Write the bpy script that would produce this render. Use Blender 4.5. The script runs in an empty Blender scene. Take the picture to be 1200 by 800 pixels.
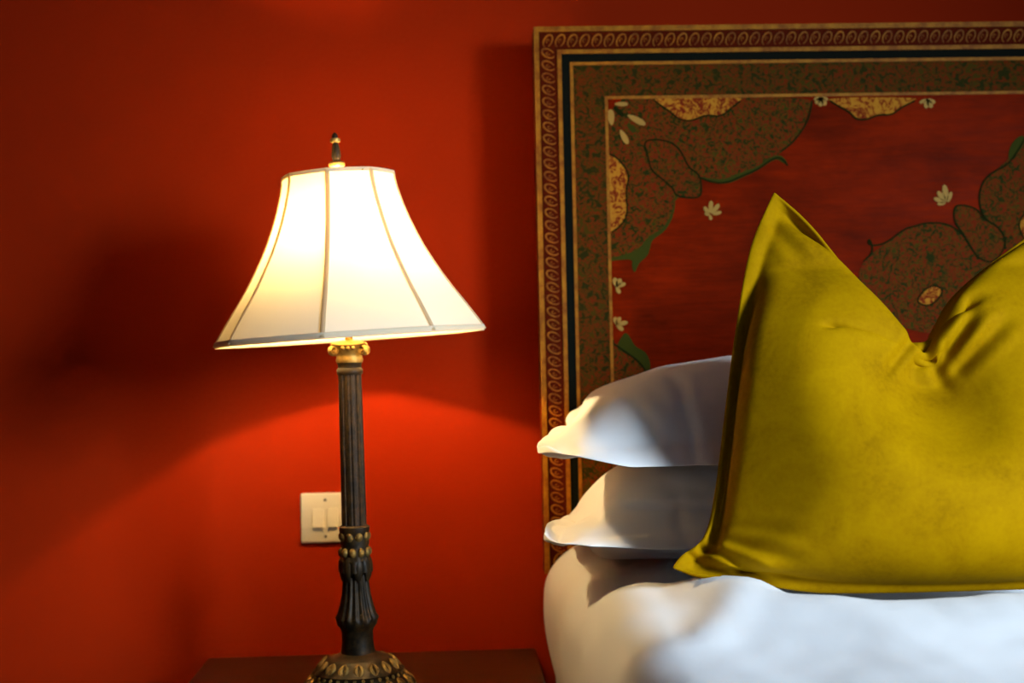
import bpy, bmesh, math, random
import numpy as np
from mathutils import Vector, Matrix, noise
R = math.radians
random.seed(7)
sc = bpy.context.scene
col = sc.collection

# ------------------------------------------------------------------ camera
CAM = Vector((0.0, -2.5, 1.10))
YAW, PITCH, ROLL = R(2.5), R(0.5), R(1.2)
FPX = 50.0 / 36.0 * 1200
_f = Vector((math.sin(YAW) * math.cos(PITCH), math.cos(YAW) * math.cos(PITCH), math.sin(PITCH)))
_r0 = Vector((math.cos(YAW), -math.sin(YAW), 0)); _u0 = _r0.cross(_f)
_r = math.cos(ROLL) * _r0 - math.sin(ROLL) * _u0
_u = math.sin(ROLL) * _r0 + math.cos(ROLL) * _u0
cam_data = bpy.data.cameras.new('camera'); cam = bpy.data.objects.new('camera', cam_data); col.objects.link(cam)
cam.matrix_world = Matrix(((_r.x, _u.x, -_f.x, CAM.x), (_r.y, _u.y, -_f.y, CAM.y), (_r.z, _u.z, -_f.z, CAM.z), (0, 0, 0, 1)))
cam_data.lens = 50; cam_data.sensor_width = 36
cam_data.dof.use_dof = True; cam_data.dof.focus_distance = 1.9; cam_data.dof.aperture_fstop = 3.5
sc.camera = cam
sc.view_settings.view_transform = 'Standard'; sc.view_settings.look = 'None'
sc.view_settings.gamma = 1; sc.view_settings.exposure = 0.0; sc.view_settings.use_curve_mapping = False

def at(px, py, Y):
    d = _f + _r * ((px - 600) / FPX) + _u * ((400 - py) / FPX)
    return CAM + d * ((Y - CAM.y) / d.y)

# ------------------------------------------------------------------ light
w = bpy.data.worlds.new('world'); sc.world = w; w.use_nodes = True
w.node_tree.nodes['Background'].inputs[0].default_value = (0.75, 0.82, 1.0, 1)
w.node_tree.nodes['Background'].inputs[1].default_value = 0.05
def area(name, loc, target, size, power, colr, sy=None):
    l = bpy.data.lights.new(name, 'AREA'); l.energy = power; l.color = colr; l.shape = 'RECTANGLE'
    l.size = size; l.size_y = sy or size
    o = bpy.data.objects.new(name, l); col.objects.link(o); o.location = loc
    o.rotation_euler = (Vector(target) - Vector(loc)).to_track_quat('-Z', 'Y').to_euler(); return o
wd = area('window_daylight', (2.15, -2.6, 1.62), (0.36, -0.78, 0.80), 0.65, 19.5, (0.70, 0.85, 1.0), 0.8); wd.data.spread = R(64)
BULB_STRENGTH = 2150.0

# ------------------------------------------------------------------ helpers
def tag(o, label=None, cat=None, group=None, kind=None):
    if label: o['label'] = label
    if cat: o['category'] = cat
    if group: o['group'] = group
    if kind: o['kind'] = kind
    return o
def empty(name, loc, rot=(0, 0, 0)):
    o = bpy.data.objects.new(name, None); col.objects.link(o); o.location = loc; o.rotation_euler = rot
    o.empty_display_size = 0.05; return o
def link(name, me, mats, parent=None, smooth=True, world=True):
    """mesh given in world coordinates; re-expressed in the parent's space"""
    o = bpy.data.objects.new(name, me); col.objects.link(o)
    for m in (mats if isinstance(mats, (list, tuple)) else [mats]): me.materials.append(m)
    if smooth:
        me.polygons.foreach_set('use_smooth', [True] * len(me.polygons))
    if parent is not None:
        o.parent = parent
        if world:
            bpy.context.view_layer.update()
            me.transform(parent.matrix_world.inverted())
    return o
def mesh_of(verts, faces, name='m'):
    me = bpy.data.meshes.new(name); me.from_pydata([tuple(v) for v in verts], [], faces); me.update()
    bm = bmesh.new(); bm.from_mesh(me); bmesh.ops.recalc_face_normals(bm, faces=bm.faces); bm.to_mesh(me); bm.free()
    return me
class MB:
    def __init__(s): s.v = []; s.f = []; s.m = []
    def add(s, vs, fs, mi=0):
        b = len(s.v); s.v += [Vector(v) for v in vs]; s.f += [tuple(i + b for i in f) for f in fs]; s.m += [mi] * len(fs)
    def box(s, lo, hi, mi=0, bev=0.0):
        if bev <= 0:
            x0, y0, z0 = lo; x1, y1, z1 = hi
            s.add([(x0,y0,z0),(x1,y0,z0),(x1,y1,z0),(x0,y1,z0),(x0,y0,z1),(x1,y0,z1),(x1,y1,z1),(x0,y1,z1)],
                  [(0,3,2,1),(4,5,6,7),(0,1,5,4),(1,2,6,5),(2,3,7,6),(3,0,4,7)], mi); return
        bm = bmesh.new(); bmesh.ops.create_cube(bm, size=1)
        for v in bm.verts:
            v.co = Vector([(lo[i] + hi[i]) / 2 + v.co[i] * (hi[i] - lo[i]) for i in range(3)])
        bmesh.ops.bevel(bm, geom=bm.edges[:], offset=bev, segments=3, affect='EDGES', profile=0.5)
        bm.verts.index_update(); s.add([v.co.copy() for v in bm.verts], [[v.index for v in f.verts] for f in bm.faces], mi); bm.free()
    def tube(s, pts, rad, n=8, mi=0, flat=1.0, fdir=None):
        pts = [Vector(p) for p in pts]; L = len(pts); vs = []; fs = []
        rr = rad if callable(rad) else (lambda t: rad)
        ref = Vector(fdir) if fdir else Vector((0, 1, 0))
        for i, p in enumerate(pts):
            t = (pts[min(i + 1, L - 1)] - pts[max(i - 1, 0)]).normalized()
            a = ref - t * ref.dot(t)
            if a.length < 1e-4: a = Vector((1, 0, 0)) - t * t.x
            a.normalize(); b = t.cross(a); r = rr(i / max(1, L - 1))
            for k in range(n):
                th = 2 * math.pi * k / n; vs.append(p + a * math.cos(th) * r * flat + b * math.sin(th) * r)
        for i in range(L - 1):
            for k in range(n): fs.append((i*n+k, i*n+(k+1)%n, (i+1)*n+(k+1)%n, (i+1)*n+k))
        fs.append(tuple(range(n))[::-1]); fs.append(tuple((L-1)*n + k for k in range(n)))
        s.add(vs, fs, mi)
    def lathe(s, prof, n=64, mod=None, mi=0, origin=(0,0,0), closed=True):
        """prof: [(r, z)], mod(th, i, r, z) -> (r, z)"""
        o = Vector(origin); vs = []; fs = []; L = len(prof)
        for i, (r, z) in enumerate(prof):
            for k in range(n):
                th = 2 * math.pi * k / n; rr, zz = mod(th, i, r, z) if mod else (r, z)
                vs.append(o + Vector((rr * math.cos(th), rr * math.sin(th), zz)))
        for i in range(L - 1):
            for k in range(n): fs.append((i*n+k, i*n+(k+1)%n, (i+1)*n+(k+1)%n, (i+1)*n+k))
        if closed:
            fs.append(tuple(range(n))[::-1]); fs.append(tuple((L-1)*n + k for k in range(n)))
        s.add(vs, fs, mi)
    def ball(s, c, r, mi=0, n=10, sc_=(1,1,1)):
        prof = [(r * math.sin(math.pi * (i + .02) / (n + .04)), -r * math.cos(math.pi * (i + .02) / (n + .04))) for i in range(n + 1)]
        b = len(s.v); s.lathe(prof, n=n * 2, mi=mi)
        for i in range(b, len(s.v)): s.v[i] = Vector(c) + Vector([s.v[i][j] * sc_[j] for j in range(3)])
    def build(s, name, mats, parent=None, smooth=True, local=False, M=None):
        me = bpy.data.meshes.new(name); me.from_pydata([tuple(v) for v in s.v], [], s.f)
        me.polygons.foreach_set('material_index', s.m); me.update()
        bm = bmesh.new(); bm.from_mesh(me); bmesh.ops.recalc_face_normals(bm, faces=bm.faces)
        if smooth:
            for e in bm.edges:
                if len(e.link_faces) == 2 and e.calc_face_angle(0) > R(40): e.smooth = False
        bm.to_mesh(me); bm.free()
        if M is not None: me.transform(M)
        return link(name, me, mats, parent, smooth, world=not local)

# ------------------------------------------------------------------ materials
def mat(name, base=(.5,.5,.5), rough=.5, metal=0, spec=.5, sheen=0, sheen_tint=None):
    m = bpy.data.materials.new(name); m.use_nodes = True; b = m.node_tree.nodes['Principled BSDF']
    b.inputs['Base Color'].default_value = (*base, 1); b.inputs['Roughness'].default_value = rough
    b.inputs['Metallic'].default_value = metal; b.inputs['Specular IOR Level'].default_value = spec
    b.inputs['Sheen Weight'].default_value = sheen
    if sheen_tint: b.inputs['Sheen Tint'].default_value = (*sheen_tint, 1)
    return m
class NT:
    def __init__(s, m): s.t = m.node_tree; s.b = s.t.nodes['Principled BSDF']
    def n(s, typ, **kw):
        nd = s.t.nodes.new(typ)
        for k, v in kw.items():
            if k in nd.inputs: nd.inputs[k].default_value = v
            else: setattr(nd, k, v)
        return nd
    def l(s, a, b): s.t.links.new(a, b)
    def coord(s, scale=(1,1,1)):
        tc = s.n('ShaderNodeTexCoord'); mp = s.n('ShaderNodeMapping'); mp.inputs['Scale'].default_value = scale
        s.l(tc.outputs['Object'], mp.inputs[0]); return mp.outputs[0]
    def noise(s, co, scale, detail=4, rough=.5, dist=0):
        nd = s.n('ShaderNodeTexNoise', Scale=scale, Detail=detail, Roughness=rough, Distortion=dist); s.l(co, nd.inputs['Vector']); return nd.outputs['Fac']
    def ramp(s, fac, stops, interp='LINEAR'):
        r = s.n('ShaderNodeValToRGB'); r.color_ramp.interpolation = interp; e = r.color_ramp.elements
        while len(e) < len(stops): e.new(.5)
        for i, (p, c) in enumerate(stops): e[i].position = p; e[i].color = (*c, 1)
        s.l(fac, r.inputs[0]); return r.outputs[0]
    def bump(s, h, strength=.2, dist=.001):
        b = s.n('ShaderNodeBump', Strength=strength, Distance=dist); s.l(h, b.inputs['Height']); s.l(b.outputs[0], s.b.inputs['Normal'])

def wall_mat():
    m = mat('red_wall_paint', (.3,.014,.0005), .8, spec=.06); t = NT(m); co = t.coord()
    c = t.ramp(t.noise(co, 1.6, 3), [(.3, (.275,.0140,.0001)), (.7, (.315,.0168,.0001))]); t.l(c, t.b.inputs['Base Color'])
    t.bump(t.noise(co, 260, 3), .12, .0006); return m
def linen_mat(name, base=(.80,.79,.78)):
    m = mat(name, base, .85, spec=.2, sheen=.15); t = NT(m); co = t.coord()
    a = t.n('ShaderNodeMath', operation='ADD'); t.l(t.noise(co, 900, 2), a.inputs[0])
    big = t.noise(co, 9, 3, .5, .4); mul = t.n('ShaderNodeMath', operation='MULTIPLY'); t.l(big, mul.inputs[0]); mul.inputs[1].default_value = 6
    t.l(mul.outputs[0], a.inputs[1]); t.bump(a.outputs[0], .35, .0012); return m
def velvet_mat():
    m = mat('chartreuse_velvet', (.40,.30,.004), .75, spec=.02, sheen=.12, sheen_tint=(.8,.62,.0)); t = NT(m); co = t.coord()
    t.b.inputs['Sheen Roughness'].default_value = .42
    n1 = t.noise(co, 11, 5, .6, .6); n2 = t.noise(co, 160, 3, .6)
    mx = t.n('ShaderNodeMath', operation='MULTIPLY_ADD'); t.l(n2, mx.inputs[0]); mx.inputs[1].default_value = .35; t.l(n1, mx.inputs[2])
    c = t.ramp(mx.outputs[0], [(.45, (.23,.112,.0001)), (.62, (.30,.152,.0001)), (.85, (.36,.190,.0001))]); t.l(c, t.b.inputs['Base Color'])
    t.bump(n1, .35, .004); return m
def floral_mat(name, stops, scale=230, dist=2.2):
    m = mat(name, rough=.7, spec=.05); t = NT(m); co = t.coord()
    c = t.ramp(t.noise(co, scale, 2, .55, dist), stops); 
    t.l(c, t.b.inputs['Base Color']); return m
def lacquer_mat():
    m = mat('oxblood_lacquer', rough=.7, spec=.02); t = NT(m)
    co = t.coord((1.0, 1, 9)); big = t.coord((1.2, 1, 2.2))
    streak = t.noise(co, 14, 6, .7, .2); blot = t.noise(big, 4.5, 4, .6, .3)
    mx = t.n('ShaderNodeMath', operation='MULTIPLY_ADD'); t.l(streak, mx.inputs[0]); mx.inputs[1].default_value = .55; t.l(blot, mx.inputs[2])
    c = t.ramp(mx.outputs[0], [(.50, (.07,.0050,.0001)), (.72, (.135,.0078,.0001)), (.95, (.22,.012,.0002))]); t.l(c, t.b.inputs['Base Color'])
    t.l(t.ramp(streak, [(.3, (.45,.45,.45)), (.8, (.65,.65,.65))]), t.b.inputs['Roughness']); return m
def gilt_mat(name='old_gilt', a=(.36,.14,.007), b=(.20,.055,.003)):
    m = mat(name, a, .55, metal=.0, spec=.1); t = NT(m)
    c = t.ramp(t.noise(t.coord(), 60, 4, .65), [(.35, b), (.65, a)]); t.l(c, t.b.inputs['Base Color']); return m
def wood_mat():
    m = mat('dark_mahogany', rough=.38, spec=.4); t = NT(m); co = t.coord((1, 7, 7))
    c = t.ramp(t.noise(co, 14, 6, .6, .8), [(.35, (.020,.005,.0012)), (.65, (.050,.014,.003))]); t.l(c, t.b.inputs['Base Color']); return m
def bronze_mat():
    m = mat('dark_bronze', (.03,.02,.01), .5, metal=.25, spec=.22); t = NT(m)
    c = t.ramp(t.noise(t.coord(), 90, 4, .6), [(.42, (.010,.006,.002)), (.75, (.045,.024,.006))]); t.l(c, t.b.inputs['Base Color']); return m
M_WALL = wall_mat(); M_LINEN = linen_mat('white_cotton'); M_DUVET = linen_mat('white_duvet_cotton', (.79,.80,.81)); M_VELVET = velvet_mat()
M_LACQ = lacquer_mat(); M_GILT = gilt_mat(); M_WOOD = wood_mat(); M_BRONZE = bronze_mat()
M_GOLD = gilt_mat('worn_gold', (.62,.42,.12), (.30,.17,.04)); M_GOLD.node_tree.nodes['Principled BSDF'].inputs['Metallic'].default_value = .85
M_AGED = gilt_mat('aged_gold', (.30,.19,.05), (.07,.045,.015)); M_AGED.node_tree.nodes['Principled BSDF'].inputs['Metallic'].default_value = .7
M_BLACK = mat('black_lacquer', (.004,.005,.003), .7, spec=.03)
M_FLORAL = floral_mat('painted_foliage', [(.40,(.018,.019,.0008)),(.45,(.050,.034,.0015)),(.49,(.14,.012,.0006)),(.565,(.15,.013,.0006)),(.60,(.075,.044,.002)),(.66,(.030,.032,.001))], 105, 1.5)
M_BAND = floral_mat('painted_floral_band', [(.40,(.018,.017,.0008)),(.47,(.050,.026,.001)),(.53,(.14,.010,.0004)),(.60,(.045,.030,.001))], 95, 1.0)
M_CART = floral_mat('gilt_cartouche_paint', [(.40,(.42,.17,.012)),(.50,(.38,.13,.010)),(.55,(.16,.015,.002)),(.62,(.16,.015,.002)),(.68,(.40,.15,.012))], 70, 1.6)
M_SCROLLBG = mat('plum_lacquer', (.07,.006,.0005), .7, spec=.03)
M_GREEN = mat('dark_green_paint', (.010,.012,.001), .7, spec=.03); M_LEAF = mat('leaf_green_paint', (.035,.038,.003), .7, spec=.04)
M_CREAM = mat('cream_plastic', (.86,.74,.52), .35, spec=.45); M_SLOT = mat('screw_steel', (.25,.2,.14), .4, metal=.8)
M_FLOOR = mat('brown_carpet', (.09,.05,.03), .95); 

# ------------------------------------------------------------------ the room
b = MB(); b.box((-2.4, 0, 0), (3.6, .12, 2.7)); tag(b.build('wall_back', M_WALL, smooth=False), kind='structure')
b = MB(); b.box((-2.52, -3.4, 0), (-2.4, .12, 2.7)); tag(b.build('wall_left', M_WALL, smooth=False), kind='structure')
b = MB(); b.box((-2.52, -3.4, -.1), (3.6, .12, 0)); tag(b.build('floor', M_FLOOR, smooth=False), kind='structure')
b = MB(); b.box((-2.4, -.018, 0), (3.6, 0, .14), bev=.004); tag(b.build('baseboard_back', mat('white_gloss_paint', (.7,.66,.6), .3), smooth=False), kind='structure')

# ------------------------------------------------------------------ light switch
c = at(382, 606, 0)
sw = tag(empty('light_switch', (c.x, 0, c.z)), 'square cream double light switch on the red wall, half hidden by the lamp column', 'light switch')
H = .0435
b = MB(); b.box((c.x-H, -.008, c.z-H), (c.x+H, 0, c.z+H), bev=.0035); b.build('face_plate', M_CREAM, sw)
for sx in (-1, 1):
    x = c.x + sx * .0129
    b = MB(); 
    vs = [(x-.0098,-.006,c.z-.0165),(x+.0098,-.006,c.z-.0165),(x+.0098,-.006,c.z+.0165),(x-.0098,-.006,c.z+.0165),
          (x-.0091,-.0135,c.z-.0158),(x+.0091,-.0135,c.z-.0158),(x+.0091,-.0088,c.z+.0158),(x-.0091,-.0088,c.z+.0158)]
    b.add(vs, [(0,3,2,1),(4,5,6,7),(0,1,5,4),(1,2,6,5),(2,3,7,6),(3,0,4,7)]); b.build('rocker', M_CREAM, sw, smooth=False)
for sz in (-1, 1):
    b = MB(); b.lathe([(.0026,0),(.0026,.0012),(.0018,.0018)], n=16)
    b.build('screw', M_SLOT, sw, M=Matrix.Translation((c.x, -.0075, c.z + sz*.0315)) @ Matrix.Rotation(R(90), 4, 'X'))

# ------------------------------------------------------------------ bedside table
NZ = .584; NX0, NX1 = -.432, .140; NY0, NY1 = -.50, -.004
nt = tag(empty('bedside_table', ((NX0+NX1)/2, (NY0+NY1)/2, 0)), 'dark mahogany bedside table carrying the lamp, between wall and bed', 'bedside table')
b = MB(); b.box((NX0, NY0, NZ-.028), (NX1, NY1, NZ), bev=.006); b.build('table_top', M_WOOD, nt)
b = MB(); b.box((NX0+.03, NY0+.03, .20), (NX1-.03, NY1-.01, NZ-.028)); b.build('cabinet_body', M_WOOD, nt, smooth=False)
for z0, z1 in ((.22, .375), (.385, .54)):
    b = MB(); b.box((NX0+.05, NY0+.016, z0), (NX1-.05, NY0+.032, z1), bev=.004); d = b.build('drawer', M_WOOD, nt)
    b = MB(); b.ball(((NX0+NX1)/2, NY0+.004, (z0+z1)/2), .013); b.build('knob', M_GOLD, d)
for x in (NX0+.05, NX1-.05):
    for y in (NY0+.05, NY1-.04):
        b = MB(); b.lathe([(.014,0),(.016,.01),(.022,.12),(.024,.2)], n=20, origin=(x, y, 0)); b.build('leg', M_WOOD, nt)

# ------------------------------------------------------------------ table lamp
LY = -.34
S = (2.5 + LY) / FPX                                  # metres per pixel at the lamp
foot = Vector((at(421, 812, LY).x, LY, NZ + .0016))
top = at(409, 404, LY)
lean = math.atan2(top.x - foot.x, top.z - foot.z)
lamp = tag(empty('table_lamp', foot, (0, lean, 0)), 'lit table lamp, cream bell shade on an ornate dark bronze column', 'lamp')
bpy.context.view_layer.update()
LM = lamp.matrix_world.copy()
z0y = 404 + (top.z - NZ) / S                          # pixel row of the foot
def hz(y): return (z0y - y) * S                        # pixel row to height above the foot
def lathe_part(name, rows, m, n=72, mod=None, parent=lamp):
    b = MB(); b.lathe([(r * S, hz(y)) for y, r in rows], n=n, mod=mod); return b.build(name, m, parent, local=True)
# stepped foot, carved with leaf rows
rows = [(z0y, 70), (z0y-3, 72), (z0y-8, 70), (803, 63), (800, 62), (797, 62), (792, 58), (788, 52), (785, 51), (783, 52), (779, 48), (774, 41), (771, 38), (769, 36), (767, 30), (765, 24), (763, 21)]
def foot_mod(th, i, r, z):
    if 3 <= i <= 6: return r + S * 2.2 * abs(math.sin(th * 11)), z
    if 8 <= i <= 11: return r + S * 1.6 * abs(math.sin(th * 9 + .4)), z
    return r, z
base = lathe_part('lamp_base', rows, M_BRONZE, 176, foot_mod)
b = MB()
for cnt, y, r, sz, tilt in ((20, 795, 60, 6.6, .9), (16, 776, 44.5, 6.4, .9), (34, 786, 53, 2.2, .6), (22, 808, 68, 4.4, 1.0)):
    for k in range(cnt):
        th = 2 * math.pi * k / cnt + .07
        d = Vector((math.cos(th), math.sin(th), 0)); tng = Vector((-d.y, d.x, 0))
        for sgn in (-1, 1):
            pts = [d * (r*S) + Vector((0,0,hz(y))) + tng * (sgn * S * sz * .55 * math.sin(q*math.pi)) + (Vector((0,0,1)) * (q-.5) - d * (q-.5) * tilt) * S * sz * 1.9 for q in (0, .2, .4, .6, .8, 1)]
            b.tube(pts, lambda t, s_=sz: S * s_ * (.20 + .30 * math.sin(math.pi * t)), n=6)
b.build('leaf_ornament', M_AGED, base, local=True)
rows = [(764, 20), (758, 19), (750, 18), (738, 18), (734, 20), (730, 23), (726, 24), (722, 24), (718, 21.5), (708, 18.5), (696, 16), (684, 14.5), (672, 14), (668, 14)]
lathe_part('lower_stem', rows, M_BRONZE, 128, lambda th, i, r, z: (r * (1 + (.06 * math.cos(16 * th) if 7 <= i <= 12 else 0)), z))
# leafy collar
def col_mod(th, i, r, z):
    if i in (0, 1, 2): return r + S * 1.6 * math.cos(th * 8), z + (S * 3.5 * math.cos(th * 8) if i == 0 else 0)
    return r, z
rows = [(672, 15.5), (669, 18.5), (662, 18.5), (656, 19.2), (651, 16), (645, 17), (641, 15.5), (636, 17), (630, 16), (624, 17), (620, 17.8), (617, 17.8), (615, 15)]
collar = lathe_part('leaf_collar', rows, M_BRONZE, 128, col_mod)
b = MB()
for y, r, n_, br in ((628, 14.2, 9, 5.0), (646, 15.2, 10, 4.6)):
    for k in range(n_):
        th = 2 * math.pi * k / n_ + .2; b.ball((r*S*math.cos(th), r*S*math.sin(th), hz(y)), br * S, n=8, sc_=(1,1,1.25))
b.build('bead_ring', M_AGED, collar, local=True)
b = MB()
for k in range(8):
    th = 2 * math.pi * k / 8 + .25; d = Vector((math.cos(th), math.sin(th), 0))
    b.tube([d * S * r_ + Vector((0, 0, hz(y_))) for y_, r_ in ((651, 15.5), (656, 17.5), (663, 18), (670, 17.5), (676, 16.5), (680, 15.5))], lambda t: S * (1.0 + 4.4 * math.sin(math.pi * min(1, .18 + .82 * t)) ** .8), n=8, fdir=d, flat=.35)
b.build('leaf', M_BRONZE, collar, local=True)
# fluted column
rows = [(617, 14.6)] + [(617 - 180 * q, 14.5 - .9 * q) for q in (0.01, .2, .4, .6, .8, .98, 1)]
def flute(th, i, r, z): return r * (1 - .10 * max(0, math.cos(th * 12)) ** .7), z
lathe_part('column', rows, M_BRONZE, 144, flute)
lathe_part('column_neck', [(440, 14.4), (438, 15.2), (434, 15.2), (432, 13.6), (428, 13.8), (426, 15), (424, 15.6)], M_BRONZE)
# ionic capital
cap = lathe_part('capital', [(426, 15), (423, 16), (420, 15), (416, 15), (412, 18), (409, 20), (405, 21), (402, 18), (400, 10)], M_GOLD, 64)
b = MB()
for a in (45, 135, 225, 315):
    d = Vector((math.cos(R(a)), math.sin(R(a)), 0)); pts = []
    for q in range(26):
        an = q / 25 * 3.4 * math.pi; rr = 7.2 * (1 - q / 30)
        pts.append(d * S * (25 + rr * math.cos(an + 1.6)) + Vector((0, 0, hz(411) + S * rr * math.sin(an + 1.6))))
    b.tube(pts, S * 1.5, n=8, fdir=(-d.y, d.x, 0), flat=2.2)
for k in range(4):
    a = R(90 * k); d = Vector((math.cos(a), math.sin(a), 0)); t_ = Vector((-d.y, d.x, 0))
    b.tube([d * S * (20 - abs(q) * 2) + t_ * S * q * 18 + Vector((0, 0, hz(404 + 1.5 * (1 - q*q)))) for q in (-1, -.5, 0, .5, 1)], S * 2, n=8)
    for q in (-.5, 0, .5): b.ball(d * S * 20 + t_ * S * 12 * q + Vector((0, 0, hz(409))), S * 2.6, n=6)
b.build('volute', M_GOLD, cap, local=True)
# socket, bulb, harp
lathe_part('socket', [(402, 4), (398, 4.5), (344, 4.5), (342, 7), (335, 9), (319, 15.5), (308.5, 18), (307.5, 15)], M_GOLD, 40)  # unseen upper cup widened to block bulb light from the lower wall
M_BULB = bpy.data.materials.new('lit_bulb'); M_BULB.use_nodes = True
nt_ = M_BULB.node_tree; nt_.nodes.clear(); e = nt_.nodes.new('ShaderNodeEmission'); oo = nt_.nodes.new('ShaderNodeOutputMaterial')
e.inputs[0].default_value = (1, .71, .33, 1); e.inputs[1].default_value = BULB_STRENGTH; nt_.links.new(e.outputs[0], oo.inputs[0])
lathe_part('light_bulb', [(321, 6), (315, 7), (311, 11), (305, 14.5), (299, 15.5), (292, 14), (287, 9.5), (284.5, 4), (284, 1)], M_BULB, 40)
b = MB()
for sg in (-1, 1):
    b.tube([(0, sg * S * w_, hz(y)) for w_, y in ((11, 352), (24, 345), (40, 310), (44, 270), (34, 235), (14, 214), (0, 208))], S * 1.1, n=6)
b.build('harp', M_GOLD, lamp, local=True)
# shade: eight stretched silk panels, tilted a little
sh_c = Vector((0, 0, hz(394)))
SHM = Matrix.Translation(sh_c) @ Matrix.Rotation(R(-2.3), 4, 'Y') @ Matrix.Translation(-sh_c)
prof = [(208,66),(214,66.3),(226,68.5),(245,74),(262,80),(280,87.5),(297,95.5),(314,105),(330,114.5),(346,125),(362,136.5),(378,147.5),(390,155.5),(397,160)]
RIB0 = R(-90 - 6)
def octo(th, r, amt=.62):
    a = (th - RIB0) % (math.pi / 4) - math.pi / 8
    k = math.cos(math.pi / 8) / math.cos(a); return r * (1 - amt + amt * k)
M_SHADE = bpy.data.materials.new('cream_silk'); M_SHADE.use_nodes = True; t_ = M_SHADE.node_tree; t_.nodes.clear()
o_ = t_.nodes.new('ShaderNodeOutputMaterial'); mx = t_.nodes.new('ShaderNodeMixShader'); df = t_.nodes.new('ShaderNodeBsdfDiffuse'); tr = t_.nodes.new('ShaderNodeBsdfTranslucent')
df.inputs[0].default_value = (.80,.72,.58,1); tr.inputs[0].default_value = (.90,.76,.47,1); mx.inputs[0].default_value = .115
t_.links.new(df.outputs[0], mx.inputs[1]); t_.links.new(tr.outputs[0], mx.inputs[2]); t_.links.new(mx.outputs[0], o_.inputs[0])
M_RIB = M_SHADE.copy(); M_RIB.name = 'tan_braid'
for nd in M_RIB.node_tree.nodes:
    if nd.type == 'MIX_SHADER': nd.inputs[0].default_value = .5
    if nd.type == 'BSDF_DIFFUSE': nd.inputs[0].default_value = (.72,.58,.38,1)
M_TRIM = M_SHADE.copy(); M_TRIM.name = 'cream_braid'
for nd in M_TRIM.node_tree.nodes:
    if nd.type == 'MIX_SHADER': nd.inputs[0].default_value = .16
    if nd.type == 'BSDF_DIFFUSE': nd.inputs[0].default_value = (.80,.66,.46,1)
b = MB(); b.lathe([(r * S, hz(y)) for y, r in prof], n=160, mod=lambda th, i, r, z: (octo(th, r), z), closed=False)
shade = b.build('lamp_shade', M_SHADE, lamp, local=True, M=SHM)
for k in range(8):
    th = RIB0 + k * math.pi / 4; d = Vector((math.cos(th), math.sin(th), 0)); b = MB()
    b.tube([d * (r * S + .0006) + Vector((0, 0, hz(y))) for y, r in prof], S * 2.7, n=8, fdir=d, flat=.35); b.build('rib_braid', M_RIB, shade, local=True, M=SHM)
for y, r, hh, nm in ((208, 66, 2.2, 'top_trim'), (395.5, 159, 3.6, 'bottom_trim')):
    b = MB(); sl = (66-160)/(208-397) * .9 if y > 300 else .1; P = []
    for q in range(13):
        a = 2 * math.pi * q / 12; P.append((r*S + S * 1.3 * math.cos(a), hz(y) + S * hh * math.sin(a)))
    b.lathe(P, n=160, mod=lambda th, i, r_, z: (octo(th, r_), z), closed=False); b.build(nm, M_TRIM, shade, local=True, M=SHM)
b = MB()
for k in range(3):
    th = R(60 + 120 * k); b.tube([(0, 0, hz(209)), (66*S*math.cos(th), 66*S*math.sin(th), hz(209))], S * .9, n=6)
b.build('spider_frame', M_GOLD, shade, local=True, M=SHM)
b = MB(); b.lathe([(r*S, hz(y)) for y, r in ((209, 3), (200, 3), (198, 4.5), (196, 9), (193, 9.5), (191, 8), (190, 4))], n=32)
fin = b.build('finial', M_GOLD, lamp, local=True, M=SHM)
b = MB(); b.lathe([(r*S, hz(y)) for y, r in ((169, 3), (168, 5.5), (166, 6), (164, 5.5), (163, 3))], n=32)
b.build('gilt_disc', M_GOLD, fin, local=True, M=SHM)
b = MB(); b.lathe([(r*S, hz(y)) for y, r in ((191, 4), (188, 4.6), (184, 5.6), (178, 5), (172, 4), (168.5, 3.2), (163.5, 3), (161, 3.6), (158.5, 2.6), (156.5, .6))], n=24)
b.build('finial_stem', M_BRONZE, fin, local=True, M=SHM)

# ------------------------------------------------------------------ headboard
HY = -.115; HT = .045
TL = at(625, 32, HY); HX0 = TL.x; HZ1 = TL.z; HZ0 = at(641, 672, HY).z; HX1 = HX0 + 1.72; XC = (HX0 + HX1) / 2
hb = tag(empty('headboard', (XC, HY + HT/2, HZ0)), 'painted red and gilt wooden headboard with scroll border and arabesque foliage', 'headboard')
b = MB(); b.box((HX0, HY, HZ0), (HX1, HY + HT, HZ1), bev=.003); b.build('panel', M_LACQ, hb)
for x in (HX0 + .22, HX1 - .22):
    b = MB(); b.box((x-.04, HY+HT, 0), (x+.04, -.012, HZ1-.15), bev=.003); b.build('support_post', M_WOOD, hb)
def ring(o0, o1, y0, y1):
    """mitred rectangular band between two insets, raised from y0 to y1"""
    vs = []
    for y in (y0, y1):
        for o in (o0, o1): vs += [(HX0+o, y, HZ0+o), (HX1-o, y, HZ0+o), (HX1-o, y, HZ1-o), (HX0+o, y, HZ1-o)]
    fs = []
    for k in range(4):
        n = (k + 1) % 4; fs += [(8+k, 8+n, 12+n, 12+k), (k, n, 8+n, 8+k), (4+k, 12+k, 12+n, 4+n), (k, 4+k, 4+n, n)]
    return vs, fs
def band(name, o0, o1, h, m):
    b = MB(); b.add(*ring(o0, o1, HY + .0005, HY - h)); return b.build(name, m, hb, smooth=False)
band('outer_gilt_moulding', 0, .0085, .005, M_GILT)
sb_ = band('scroll_border', .0085, .039, .0015, M_SCROLLBG)
band('gilt_moulding', .039, .046, .004, M_GILT)
band('black_band', .046, .060, .0015, M_BLACK)
band('gilt_fillet', .060, .0655, .003, M_GILT)
band('floral_band', .0655, .118, .0012, M_BAND)
band('inner_gilt_fillet', .118, .123, .002, M_GILT)
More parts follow.
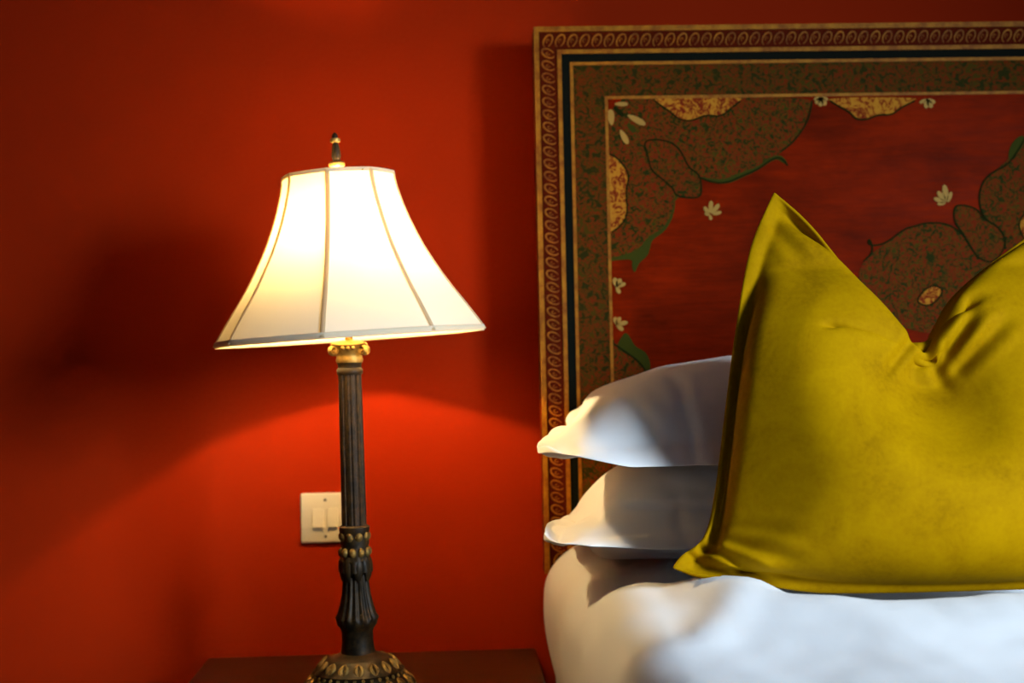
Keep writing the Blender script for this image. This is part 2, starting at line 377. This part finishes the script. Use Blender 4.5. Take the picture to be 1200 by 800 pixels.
M_SCROLL = gilt_mat('scroll_gilt', (.36,.13,.008), (.16,.04,.004))
def scrolls(cx, cz, ang, b):
    ca, sa = math.cos(ang), math.sin(ang)
    def put(uv, r):
        b.tube([(cx + u * ca - v * sa, HY - .0016, cz + u * sa + v * ca) for u, v in uv], r, n=5)
    uv = []
    for q in range(19):                                # a leaning oval link, left open where the next one passes
        a = q / 18 * 1.78 * math.pi - .35 * math.pi; u = .0072 * math.cos(a); v = .0104 * math.sin(a); uv.append((u + .32 * v, v))
    put(uv, lambda t: .0008 + .0010 * math.sin(math.pi * t))
    put([(.0022 * math.cos(a_) - .0005, .0034 * math.sin(a_)) for a_ in [q / 8 * 1.4 * math.pi for q in range(9)]], .0007)
b = MB(); mid = .0238; P = .0205
nx = int((HX1 - HX0 - 2*mid) / P); nz = int((HZ1 - HZ0 - 2*mid) / P)
for k in range(nx + 1):
    x = HX0 + mid + (HX1 - HX0 - 2*mid) * k / nx
    scrolls(x, HZ1 - mid, 0, b); scrolls(x, HZ0 + mid, 0, b)
for k in range(1, nz):
    z = HZ0 + mid + (HZ1 - HZ0 - 2*mid) * k / nz
    scrolls(HX0 + mid, z, R(90), b); scrolls(HX1 - mid, z, R(-90), b)
b.build('scroll_relief', M_SCROLL, sb_)

def smoothc(pts, closed=True, it=3):
    P = [Vector(p) for p in pts]
    for _ in range(it):
        Q = []; n = len(P)
        rng = range(n if closed else n - 1)
        if not closed: Q.append(P[0])
        for i in rng:
            a, b_ = P[i], P[(i+1) % n]; Q += [a * .75 + b_ * .25, a * .25 + b_ * .75]
        if not closed: Q.append(P[-1])
        P = Q
    return P
LAYER = [0]
def hpts(px): return [at(x, y, HY - .001) for x, y in px]
def motif(name, px, m, outline=None, closed=True, parent=None, ow=.0017, outline_px=None, h=.0007):
    """a painted shape in slightly raised lacquer with its own dark contour, on the left and mirrored on the right"""
    LAYER[0] += 1; yy = HY - h - LAYER[0] * .00002
    for mirror in (False, True):
        b = MB(); P = smoothc(hpts(px), True, 2)
        if mirror: P = [Vector((2 * XC - p.x, p.y, p.z)) for p in P]
        for p in P:
            p.x = min(max(p.x, HX0 + .1225), HX1 - .1225); p.z = min(p.z, HZ1 - .1225)
        n = len(P); vs = [(p.x, HY + .0005, p.z) for p in P] + [(p.x, yy, p.z) for p in P]
        b.add(vs, [tuple(range(n, 2*n))] + [(i, (i+1) % n, n + (i+1) % n, n + i) for i in range(n)])
        if outline:
            OP = smoothc(hpts(outline_px or px), closed if not outline_px else False, 2)
            if mirror: OP = [Vector((2 * XC - p.x, p.y, p.z)) for p in OP]
            if not outline_px and closed: OP = OP + [OP[0], OP[1]]
            for p in OP: p.y = yy; p.x = min(max(p.x, HX0 + .1235), HX1 - .1235); p.z = min(p.z, HZ1 - .1235)
            b.tube(OP, ow, n=6, mi=1, flat=.35, fdir=(0,1,0))
        b.build(name, [m, outline or m], hb, smooth=False)
# corner spandrel
motif('foliage_spandrel', [(708,114),(765,114),(850,114),(952,114),(950,124),(942,149),(930,167),(918,177),(900,189),(868,206),(849,214),(831,212),(818,206),(822,230),(792,230),(789,248),(786,260),(778,272),(763,279),(750,294),(735,300),(708,306)],
      M_FLORAL, M_GREEN, outline_px=[(952,118),(948,138),(940,153),(928,168),(916,177)])
motif('spandrel_tendril', [(868,202),(888,195),(902,184),(914,181),(921,187),(923,193),(918,191),(911,186),(902,190),(888,200),(870,208),(852,216),(831,214),(818,206),(832,209),(850,210)], M_LEAF, M_GREEN, outline_px=[(818,207),(832,213),(850,215),(870,206),(888,199),(902,188),(912,184),(919,188),(923,194)])
motif('foliage_cartouche', [(754,165),(770,163),(786,166),(798,176),(807,197),(819,203),(822,216),(822,231),(805,232),(792,229),(789,221),(777,210),(763,200),(759,182)], M_FLORAL, M_GREEN)
motif('spandrel_leaf', [(792,232),(790,250),(785,262),(778,272),(764,281),(762,290),(759,300),(750,307),(747,312),(744,321),(740,312),(742,304),(728,304),(716,306),(708,303),(735,298),(750,290),(760,276),(777,268),(787,250)], M_LEAF, None)
motif('gilt_cartouche', [(760,114),(772,123),(786,131),(795,140),(810,142),(828,134),(844,137),(855,128),(866,118),(872,114)], M_CART, M_GREEN, outline_px=[(766,117),(775,124),(786,131),(795,140),(810,142),(828,134),(844,137),(855,128),(868,118)])
motif('gilt_cartouche', [(708,180),(718,181),(729,191),(736,204),(733,224),(735,250),(728,264),(718,271),(708,272)], M_CART, M_GREEN, outline_px=[(714,180),(722,184),(731,194),(738,206),(733,224),(736,250),(728,264),(717,272)])
motif('gilt_cartouche', [(968,114),(978,121),(996,131),(1003,140),(1017,140),(1029,134),(1045,135),(1056,126),(1070,118),(1076,114)], M_CART, M_GREEN, outline_px=[(973,118),(982,124),(996,131),(1003,140),(1017,140),(1029,134),(1045,135),(1056,126),(1072,118)])
# central medallion
motif('foliage_medallion', [(1025,294),(1012,306),(1005,320),(1010,345),(1030,372),(1070,388),(1120,395),(1218,398),(1218,300),(1147,303),(1132,279),(1117,267),(1105,261),(1084,261),(1060,267),(1045,280)], M_FLORAL, M_GREEN,
      outline_px=[(1012,306),(1024,295),(1019,278),(1017,286),(1026,288),(1040,284),(1060,268),(1072,265),(1084,261),(1105,261),(1117,266),(1128,274),(1136,288),(1147,304)])
motif('medallion_lobe', [(1117,241),(1132,240),(1147,246),(1150,255),(1168,264),(1178,279),(1177,292),(1165,308),(1147,304),(1136,286),(1128,272),(1119,262)], M_FLORAL, M_GREEN)
motif('medallion_crown', [(1218,150),(1200,160),(1188,168),(1184,184),(1168,199),(1153,210),(1147,228),(1149,246),(1156,258),(1168,264),(1178,276),(1180,300),(1218,320)], M_FLORAL, M_GREEN,
      outline_px=[(1205,156),(1192,178),(1180,194),(1168,199),(1153,210),(1147,228),(1149,246),(1156,258),(1168,264),(1178,276),(1178,292)])
motif('medallion_leaf', [(1200,156),(1186,166),(1181,182),(1184,190),(1192,180),(1200,170)], M_LEAF, None)
motif('gilt_diamond', [(1074,352),(1082,341),(1094,333),(1106,339),(1100,350),(1090,358),(1080,357)], M_CART, M_GREEN)
motif('gilt_heart', [(1192,262),(1204,246),(1218,250),(1218,290),(1202,284)], M_CART, M_GREEN)
# lower left foliage
motif('foliage_sprig', [(708,402),(723,402),(741,407),(756,412),(762,426),(761,440),(748,462),(708,476)], M_FLORAL, M_GREEN, outline_px=[(712,398),(730,410),(750,424),(760,440)])
motif('sprig_leaf', [(726,398),(733,388),(739,396),(744,406),(757,412),(763,426),(761,440),(754,428),(744,420),(730,413),(722,408)], M_LEAF, None)
# small gilt flowers
M_PETAL = mat('painted_petal', (.36,.19,.03), .6, spec=.15)
def petals(name, cx, cy, specs, m=M_PETAL):
    for mirror in (False, True):
        b = MB()
        for (ang, r0, r1, wd) in specs:
            a = R(ang); d = Vector((math.cos(a), math.sin(a))); t = Vector((-d.y, d.x)); pts = []
            for q in range(12):
                th = 2 * math.pi * q / 12; p = d * ((r0 + r1)/2 + (r1 - r0)/2 * math.cos(th)) + t * wd * math.sin(th) * (1 + .25*math.cos(th))
                c3 = at(cx + p.x, cy - p.y, HY); pts.append(Vector((2*XC - c3.x if mirror else c3.x, HY - .0012, c3.z)))
            n = len(pts); b.add([(p.x, HY+.0003, p.z) for p in pts] + list(pts), [tuple(range(n, 2*n))] + [(i, (i+1)%n, n+(i+1)%n, n+i) for i in range(n)])
        b.build(name, m, hb, smooth=False)
petals('gilt_flower', 832, 252, [(50,2,17,2.6),(85,2,17,2.6),(15,3,14,2.2),(125,2,12,2.4),(160,0,7,2),(-80,0,6,2)])
petals('gilt_flower', 1110, 238, [(100,2,22,3.2),(130,2,18,3),(160,2,17,2.6),(70,1,14,2.4),(185,2,12,2)])
petals('gilt_flower', 962, 114, [(-60,0,11,3),(-95,0,11,3),(-130,0,10,2.6),(-20,0,9,2),(-160,0,9,2)])
petals('gilt_flower', 1086, 116, [(-60,0,12,3),(-95,0,11,3),(-25,0,11,2.4),(-150,0,10,2)])
petals('gilt_blossom', 745, 140, [(-28,-11,13,3.6)])
petals('gilt_blossom', 731, 160, [(-62,-9,10,3.4)]); petals('gilt_blossom', 716, 138, [(95,-9,10,4)]); petals('gilt_blossom', 728, 122, [(0,-8,8,2.5)])
petals('leaf_spray', 724, 130, [(-42,-7,9,3)], M_GREEN); petals('leaf_spray', 740, 150, [(-45,-7,7,3.4)], M_LEAF)
petals('gilt_curl', 722, 336, [(60,0,11,3),(20,0,12,2.4),(100,0,11,3),(-60,0,9,2.4)]); petals('gilt_curl', 722, 380, [(10,0,14,2.6),(-40,0,11,2.6),(60,0,10,2.6),(100,0,9,2.5)])

# ------------------------------------------------------------------ soft things: a small cloth solver
def soft(N, size, ring_fn, flange=3, press=1.0, iters=260, floor=None, depth0=.04, seed=1, pull=None, stiff_bend=.12, ndir=(0,-1,0), grav=0.0, rim_free=0.0, slack=1.0, asym=1.0, collide=None):
    """two square sheets sewn together inside a flange. ring_fn(u, v) gives the wanted place of a rim point (u, v in 0..1) and, inside, a first guess."""
    rng = np.random.RandomState(seed)
    W, Hh = size; nx, ny = N
    U, V = np.meshgrid(np.linspace(0, 1, nx), np.linspace(0, 1, ny), indexing='ij')
    P0 = np.zeros((nx, ny, 3))
    edge = {}
    for i in range(nx): edge[(i, 0)] = ring_fn(U[i,0], 0); edge[(i, ny-1)] = ring_fn(U[i,-1], 1)
    for j in range(ny): edge[(0, j)] = ring_fn(0, V[0,j]); edge[(nx-1, j)] = ring_fn(1, V[-1,j])
    E = np.zeros((nx, ny, 3))
    for (i, j), p in edge.items(): E[i, j] = p
    # Coons patch
    u = U[..., None]; v = V[..., None]
    P0 = (1-v)*E[:, :1] + v*E[:, -1:] + (1-u)*E[:1, :] + u*E[-1:, :] - ((1-u)*(1-v)*E[0,0] + u*(1-v)*E[-1,0] + (1-u)*v*E[0,-1] + u*v*E[-1,-1])
    nd = np.array(ndir, float); nd /= np.linalg.norm(nd)
    k = np.minimum.reduce([np.arange(nx)[:, None] * np.ones((1, ny)), np.arange(nx)[::-1][:, None] * np.ones((1, ny)), np.ones((nx, 1)) * np.arange(ny)[None], np.ones((nx, 1)) * np.arange(ny)[::-1][None]])
    fl = k <= flange; rim = k == 0
    bul = np.clip((k - flange) / 6., 0, 1)[..., None] ** .6
    X = np.stack([P0 + nd * bul * depth0, P0 - nd * bul * depth0 * asym])
    X[:, ~fl] += rng.randn(int((~fl).sum()), 3)[None] * .0012
    rx = W / (nx - 1) * slack; ry = Hh / (ny - 1) * slack; rd = math.hypot(rx, ry)
    def proj(sa, sb, rest, k_, comp=1.0):
        a = X[(slice(None),) + sa]; b_ = X[(slice(None),) + sb]; d = b_ - a; L = np.linalg.norm(d, axis=-1, keepdims=True) + 1e-9
        c = (L - rest) / L; c = np.where(c < 0, c * comp, c)
        cor = d * c * .5 * k_
        X[(slice(None),) + sa] += cor; X[(slice(None),) + sb] -= cor
    Vel = np.zeros_like(X)
    for it in range(iters):
        Xp = X.copy()
        # pressure along the normals
        du = np.zeros_like(X); dv = np.zeros_like(X)
        du[:, 1:-1] = X[:, 2:] - X[:, :-2]; dv[:, :, 1:-1] = X[:, :, 2:] - X[:, :, :-2]
        Nn = np.cross(du, dv); Nn /= (np.linalg.norm(Nn, axis=-1, keepdims=True) + 1e-9)
        sgn = np.sign((Nn[0] * nd).sum(-1).mean()); 
        ramp = min(1, it / 60)
        F = np.zeros_like(X); F[0] = Nn[0] * sgn; F[1] = -Nn[1] * sgn * asym
        F *= press * .0011 * ramp * (~fl)[None, ..., None]
        X += Vel * .86 + F; X[..., 2] -= grav
        for rep in range(3):
            for o in (0, 1):
                m = (nx - o) // 2; proj((slice(o, o+2*m-1, 2), slice(None)), (slice(o+1, o+2*m, 2), slice(None)), rx, .9, .75)
                m = (ny - o) // 2; proj((slice(None), slice(o, o+2*m-1, 2)), (slice(None), slice(o+1, o+2*m, 2)), ry, .9, .75)
            for o in (0, 1):
                m = (nx - o) // 2
                proj((slice(o, o+2*m-1, 2), slice(0, -1)), (slice(o+1, o+2*m, 2), slice(1, None)), rd, .35, .4)
                proj((slice(o, o+2*m-1, 2), slice(1, None)), (slice(o+1, o+2*m, 2), slice(0, -1)), rd, .35, .4)
            s_ = stiff_bend
            for o in range(4):
                ia = np.arange(o, nx - 3, 4) if o < nx - 3 else None
                if ia is not None: 
                    a = X[:, ia]; b_ = X[:, ia+3]; d = b_ - a; L = np.linalg.norm(d, axis=-1, keepdims=True)+1e-9; c = np.minimum((L - 3*rx) / L, 0) * .5 * s_; X[:, ia] += d*c; X[:, ia+3] -= d*c
                ja = np.arange(o, ny - 3, 4)
                a = X[:, :, ja]; b_ = X[:, :, ja+3]; d = b_ - a; L = np.linalg.norm(d, axis=-1, keepdims=True)+1e-9; c = np.minimum((L - 3*ry) / L, 0) * .5 * s_; X[:, :, ja] += d*c; X[:, :, ja+3] -= d*c
            avg = X.mean(0); X[:, fl] = avg[fl]
            if rim_free < 1:
                X[:, rim] = X[:, rim] * rim_free + E[rim] * (1 - rim_free)
            if pull:
                for (pi, pj, side, tgt, st) in pull: X[side, pi, pj] += (np.array(tgt) - X[side, pi, pj]) * st
            if collide: collide(X)
        Vel = X - Xp
        sp = np.linalg.norm(Vel, axis=-1, keepdims=True); Vel *= np.minimum(1, .01 / (sp + 1e-9))
    return X, fl, k
def soft_mesh(X, fl, name, m, parent, label_thick=.0016, sub=1, flange=4):
    nx, ny = X.shape[1:3]; nd = np.zeros_like(X)
    du = np.gradient(X, axis=1); dv = np.gradient(X, axis=2); Nn = np.cross(du, dv); Nn /= np.linalg.norm(Nn, axis=-1, keepdims=True) + 1e-9
    d0 = ((X[0] - X[1]) * Nn[0]).sum(); s = 1 if d0 > 0 else -1
    kk = np.minimum.reduce([np.arange(nx)[:, None] * np.ones((1, ny)), np.arange(nx)[::-1][:, None] * np.ones((1, ny)), np.ones((nx, 1)) * np.arange(ny)[None], np.ones((nx, 1)) * np.arange(ny)[::-1][None]])
    T = np.where(kk < flange, label_thick, np.where(kk == flange, .0004, .0006))[..., None] 
    T = np.where((kk == 0)[..., None], label_thick * .6, T)
    A = X[0] + s * Nn[0] * T; B = X[1] - s * Nn[1] * T
    vs = list(A.reshape(-1, 3)) + list(B.reshape(-1, 3)); n0 = nx * ny; fs = []
    for i in range(nx - 1):
        for j in range(ny - 1):
            a, b_, c_, d = i*ny+j, (i+1)*ny+j, (i+1)*ny+j+1, i*ny+j+1
            fs.append((a, b_, c_, d)); fs.append((n0+d, n0+c_, n0+b_, n0+a))
    loop = [(i, 0) for i in range(nx)] + [(nx-1, j) for j in range(1, ny)] + [(i, ny-1) for i in range(nx-2, -1, -1)] + [(0, j) for j in range(ny-2, 0, -1)]
    for q in range(len(loop)):
        (i, j), (i2, j2) = loop[q], loop[(q+1) % len(loop)]; fs.append((i2*ny+j2, i*ny+j, n0+i*ny+j, n0+i2*ny+j2))
    me = mesh_of(vs, fs, name); o = link(name, me, m, parent)
    if sub: md = o.modifiers.new('sub', 'SUBSURF'); md.levels = sub; md.render_levels = sub
    return o

def curve_fn(pts):
    """arc-length polyline through smooth points, t in 0..1"""
    P = smoothc(pts, False, 3); L = [0]
    for a, b_ in zip(P, P[1:]): L.append(L[-1] + (b_ - a).length)
    def f(t):
        s = t * L[-1]
        for i in range(len(P) - 1):
            if s <= L[i+1] + 1e-9: q = (s - L[i]) / max(1e-9, L[i+1] - L[i]); return np.array(P[i].lerp(P[i+1], q))
        return np.array(P[-1])
    f.length = L[-1]; return f

# ------------------------------------------------------------------ bed: base, mattress and duvet
BX0, BX1 = .19, 1.80
BY1 = -.125; BY0 = -2.2
bed = tag(empty('bed', ((BX0+BX1)/2, (BY0+BY1)/2, 0)), 'wide bed base and mattress under the white duvet, against the headboard', 'bed')
b = MB(); b.box((BX0+.03, BY0+.05, .10), (BX1-.03, BY1, .38), bev=.01); b.build('bed_base', mat('grey_divan_fabric', (.3,.28,.26), .9), bed)
b = MB(); b.box((BX0+.02, BY0+.04, .38), (BX1-.02, BY1, .70), bev=.05); b.build('mattress', M_LINEN, bed)
for x in (BX0+.12, BX1-.12):
    for y in (BY0+.15, BY1-.12):
        b = MB(); b.lathe([(.02,0),(.025,.01),(.028,.10)], n=20, origin=(x, y, 0)); b.build('leg', M_WOOD, bed)

def ss(a, b_, x):
    t = min(1, max(0, (x - a) / (b_ - a))); return t * t * (3 - 2 * t)
def duvet_top(x, y):
    z = .775
    k_ = ss(.30, .52, x); yc = -.745 - .14 * k_; sg = (.17 - .045 * k_ if y < yc else .11)
    crest = math.exp(-((y - yc) / sg) ** 2)
    z += crest * (.050 - .018 * k_) * (.25 + .75 * ss(.19, .36, x))
    z += .018 * ss(-.95, -1.6, y) 
    z += .013 * ss(-.75, -.45, y) * (1 - ss(.28, .42, x))           # soft mound beside the pillows
    z -= .017 * ss(-.88, -.79, y) * ss(-.52, -.60, y) * ss(.30, .40, x)
    p = Vector((x * 2.1, y * 2.1, 3.3)); z += .012 * noise.noise(p) * ss(-.75, -1.0, y)
    p = Vector((x * 7 + y * 3, y * 5 - x * 2, 1.3)); z += .0055 * noise.noise(p)
    p = Vector((x * 24 + y * 9, y * 17 - x * 12, 4.3)); z += .0018 * noise.noise(p)
    for (x0, y0, x1, y1, wd, h) in ((.20, -.80, .37, -.30, .022, .011), (.18, -.62, .30, -.25, .016, -.008), (.24, -1.0, .46, -.62, .03, .008), (.62, -1.28, .80, -1.16, .014, .005), (.66, -1.32, .90, -1.26, .012, -.004)):
        L = math.hypot(x1 - x0, y1 - y0); dx, dy = (x1 - x0) / L, (y1 - y0) / L; t = (x - x0) * dx + (y - y0) * dy; n_ = -(x - x0) * dy + (y - y0) * dx
        z += h * math.exp(-(n_ / wd) ** 2) * ss(-.05, .05, t) * ss(L + .05, L - .05, t)
    return z
def build_duvet():
    xl, xr = .162, BX1 + .02; ys = np.linspace(BY1 - .004, BY0 - .02, 150)
    vs = []; rows = []
    ZB = .36
    for y in ys:
        row = []
        rad = .085 + .02 * noise.noise(Vector((y * 3, 0, 8)))
        # left hanging side, bottom to top
        fx = lambda z: .010 * noise.noise(Vector((y * 5.5, z * 1.8, 2.2))) + .016 * math.sin(math.pi * min(1, max(0, (z - .56) / (.78 - .56)))) - .004
        zt = duvet_top(xl + rad, y)
        bl = .0
        for q in range(22):
            z = ZB + (zt - rad - ZB) * q / 22; row.append((xl - fx(z) , y, z))
        for q in range(14):
            a = math.pi / 2 * q / 14; f_ = fx(zt - rad)
            row.append((xl + rad - rad * math.cos(a) - f_ * math.cos(a), y, zt - rad + rad * math.sin(a)))
        n_top = 110
        for q in range(n_top + 1):
            x = xl + rad + (xr - rad - xl - rad) * q / n_top; row.append((x, y, duvet_top(x, y)))
        zt = duvet_top(xr - rad, y)
        for q in range(1, 9):
            a = math.pi / 2 * q / 8; row.append((xr - rad + rad * math.sin(a), y, zt - rad + rad * math.cos(a)))
        for q in range(1, 10): row.append((xr, y, zt - rad - (zt - rad - ZB) * q / 9))
        rows.append(row)
    m = len(rows[0]); vs = [v for r in rows for v in r]
    fs = [(i*m+j, i*m+j+1, (i+1)*m+j+1, (i+1)*m+j) for i in range(len(rows)-1) for j in range(m-1)]
    me = mesh_of(vs, fs, 'duvet')
    o = link('duvet', me, M_DUVET)
    sm = o.modifiers.new('solid', 'SOLIDIFY'); sm.thickness = .012; sm.offset = -1
    return o
dv = build_duvet()
tag(dv, 'smooth white duvet spread over the bed, hanging down its left side', 'duvet')

# ------------------------------------------------------------------ pillows
def pillow(name_label, X0, Yb, Yf, rim, size, floor_z, ceil=None, press=1.0, seed=3, depth=.05, asym=.5, cat='pillow', post=None):
    X, fl, k = soft((76, 56), size, rim, flange=4, press=press, iters=230, depth0=depth, seed=seed, ndir=(0, 0, 1), asym=asym, slack=1.045,
        collide=lambda X: floor_z(X))
    if post: post(X)
    c = X.reshape(-1, 3).mean(0)
    e = empty('pillow', (c[0], c[1], X[..., 2].min())); tag(e, name_label, cat)
    soft_mesh(X, fl, 'pillow_case', M_LINEN, e)
    return X, e
# lower pillow (u: left -> right, v: front -> back)
def quad(front, back, leftp, rightp):
    F, B, Lf, Rt = (curve_fn(q) for q in (front, back, leftp, rightp))
    def f(u, v):
        if v == 0: return F(u)
        if v == 1: return B(u)
        return Lf(v) if u == 0 else Rt(v)
    return f
lf, lb, rf, rb = at(638, 618, -.57), Vector((.175, -.155, .80)), Vector((.90, -.635, .828)), Vector((.90, -.155, .83))
rim_low = quad([lf, at(650, 636, -.625), at(700, 640, -.64), at(800, 646, -.635), Vector((.60, -.635, .828)), rf], [lb, Vector((.5, -.15, .82)), rb],
               [lf, at(640, 603, -.46), at(652, 618, -.34), at(662, 640, -.22), lb], [rf, Vector((.91, -.37, .83)), rb])
uf, ub, rf, rb = at(630, 531, -.57), Vector((.19, -.15, .975)), Vector((.90, -.655, .925)), Vector((.90, -.15, .955))
rim_up = quad([uf, at(664, 531, -.635), at(700, 540, -.655), at(760, 552, -.655), at(835, 569, -.655), Vector((.60, -.655, .915)), rf], [ub, Vector((.5, -.14, .955)), rb],
               [uf, at(628, 517, -.48), at(650, 508, -.36), at(668, 500, -.24), ub], [rf, Vector((.91, -.37, .95)), rb])
def grooves(lines):
    def f(X):
        for (p, q, wd, dp) in lines:
            P = at(*p, -.63); Q = at(*q, -.63); P = np.array((P.x, P.z)); Q = np.array((Q.x, Q.z)); L = np.linalg.norm(Q - P); d = (Q - P) / L
            r = X[..., [0, 2]] - P; t = r @ d; n = r @ np.array((-d[1], d[0]))
            g = np.exp(-(n / wd) ** 2) - .6 * np.exp(-((n - 1.9 * wd) / wd) ** 2); g *= np.clip(t / .015 + 1, 0, 1) * np.clip((L - t) / .015 + 1, 0, 1)
            X[..., 1] += g * dp * (X[..., 1] < -.42)
    return f
def lims(zf, prof):
    xs = np.array([p[0] for p in prof]); zs = np.array([p[1] for p in prof])
    def f(X):
        dy = (X[..., 1] + .39) / .29
        top = zf + (np.interp(X[..., 0], xs, zs) - zf) * np.sqrt(np.clip(1.1 - np.abs(dy) ** 6, .02, 1))
        z = X[..., 2]; z = np.where(z > top, top + (z - top) * .5, z); X[..., 2] = np.maximum(z, zf)
    return f
Xl, e_low = pillow('lower of two white pillows stacked against the headboard, pressed flat on the bed', 0, 0, 0, rim_low, (.78, .48), lims(.805, [(.11,.842),(.20,.866),(.235,.918),(.28,.94),(.40,.944),(.9,.94)]), press=.22, post=grooves([((800,566),(806,642),.007,.010),((640,604),(850,606),.009,.016),((735,566),(840,588),.008,.008),((690,640),(722,575),.010,-.008)]), seed=4, depth=.04, asym=.35)
Xu, e_up = pillow('upper of two white pillows stacked against the headboard, corner pointing at the lamp', 0, 0, 0, rim_up, (.80, .50), lims(.949, [(.10,.96),(.17,1.0),(.24,1.045),(.32,1.075),(.42,1.09),(.9,1.085)]), press=.26, post=grooves([((806,440),(814,560),.008,.012),((738,452),(768,505),.010,.008),((775,560),(840,566),.006,.008),((770,430),(806,470),.010,-.007),((668,520),(705,480),.008,.008)]), seed=9, depth=.05, asym=.35)

# ------------------------------------------------------------------ green velvet cushion
CB, CT = -.765, -.635                                   # y of its foot and its top, leaning back
def cp(px, py):
    t = (690 - py) / (690 - 230); return at(px, py, CB + (CT - CB) * t)
left = curve_fn([cp(787,666), cp(797,650), cp(826,637), cp(840,590), cp(852,480), cp(864,380), cp(876,290), cp(907,224)])
topc = curve_fn([cp(907,224), cp(955,270), cp(1015,342), cp(1056,398), cp(1074,424), cp(1084,404), cp(1110,350), cp(1160,308), cp(1205,278), cp(1255,240), cp(1282,222)])
bot = curve_fn([cp(787,666), cp(850,678), cp(940,694), cp(1060,698), cp(1180,698), cp(1290,694), cp(1372,680)])
right = curve_fn([cp(1372,680), cp(1340,640), cp(1325,560), cp(1312,420), cp(1300,300), cp(1282,222)])
def rim_c(u, v):
    if v == 0: return bot(u)
    if v == 1: return topc(u)
    if u == 0: return left(v)
    return right(v)
nC = 92
CN = np.cross(cp(1200, 500) - cp(1000, 500), cp(1000, 300) - cp(1000, 600)); CN = CN / np.linalg.norm(CN)
if CN[1] > 0: CN = -CN
CO = np.array(cp(1080, 550))
CA = np.cross(CN, (0, 0, 1)); CA /= np.linalg.norm(CA)
if CA[0] < 0: CA = -CA
CB_ = np.cross(CA, CN); CB_ = CB_ if CB_[2] > 0 else -CB_
_tp = np.array([topc(t) for t in np.linspace(0, 1, 60)]); _ta = (_tp - CO) @ CA; _tb = (_tp - CO) @ CB_
_o = np.argsort(_ta); _ta = _ta[_o]; _tb = _tb[_o]
_na, _nb = ((np.array(cp(1075, 420)) - CO) @ CA, (np.array(cp(1075, 420)) - CO) @ CB_)
def cush_lim(X):
    r = X - CO; d = (r * CN).sum(-1); a = (r * CA).sum(-1); b = (r * CB_).sum(-1)
    dn = np.sqrt((a - _na) ** 2 + np.maximum(b - _nb + .03, -.3) ** 2)
    nt_ = np.clip(dn / .17, .12, 1) ** .9
    lim = .010 + .140 * np.clip(.06 + np.sin(np.clip((a + .262) / .26, 0, 1) * math.pi / 2) ** 1.15, 0, 1) * np.clip(1 - np.maximum(a - .08, 0) / .20, .1, 1) ** .8 * np.clip(1 - (np.abs(b + .03) / .30) ** 2.4, .05, 1) * nt_
    ex = np.maximum(d - lim, 0); X -= (ex * .35)[..., None] * CN
    ex = np.minimum(d + .058 * nt_, 0); X -= (ex * .8)[..., None] * CN
    tb = np.interp(a, _ta, _tb) - .004; ex = np.maximum(b - tb, 0); ex[:, :, -6:] *= 0
    X -= (ex * .5)[..., None] * CB_
    X[..., 2] = np.maximum(X[..., 2], .799)
X, fl, k = soft((nC, nC), (.537, .527), rim_c, flange=3, press=.36, iters=380, depth0=.06, seed=5, ndir=(0, -1, .2), slack=1.03, asym=.8, stiff_bend=.2, collide=cush_lim)
for (p, q, wd, dp) in (((822,640),(885,674),.0045,.014),((812,650),(858,676),.004,.010),((832,632),(905,655),.006,.006),((842,622),(900,628),.007,.004),((1062,402),(1030,440),.006,.008),((1096,430),(1118,392),.006,.012),((1110,440),(1150,400),.008,.007),((1080,424),(1092,450),.006,.006),((905,262),(930,300),.008,.004)):
    P = np.array(cp(*p)); Q = np.array(cp(*q)); L = np.linalg.norm(Q - P); d = (Q - P) / L; nrm = np.cross(CN, d)
    r = X[0] - P; t = r @ d; n = r @ nrm
    g = np.exp(-(n / wd) ** 2) - .6 * np.exp(-((n - 2.1 * wd) / wd) ** 2) - .4 * np.exp(-((n + 2.1 * wd) / wd) ** 2); g *= np.clip(t / .02 + 1, 0, 1) * np.clip((L - t) / .03 + 1, 0, 1)
    X[0] -= (g * dp)[..., None] * CN
c = X.reshape(-1, 3)
print('cushion lens', left.length, topc.length, bot.length, right.length, 'y', c[:,1].min(), c[:,1].max(), 'z', c[:,2].min(), c[:,2].max())
print("pillow z", Xl[...,2].min(), Xl[...,2].max(), Xu[...,2].min(), Xu[...,2].max(), Xu[...,1].min())
ce = empty('cushion', (c[:,0].mean(), CB, c[:,2].min())); tag(ce, 'plump chartreuse green velvet cushion, dented at the top, leaning on the white pillows', 'cushion')
cv = soft_mesh(X, fl, 'cushion_cover', M_VELVET, ce, label_thick=.0034, flange=3)
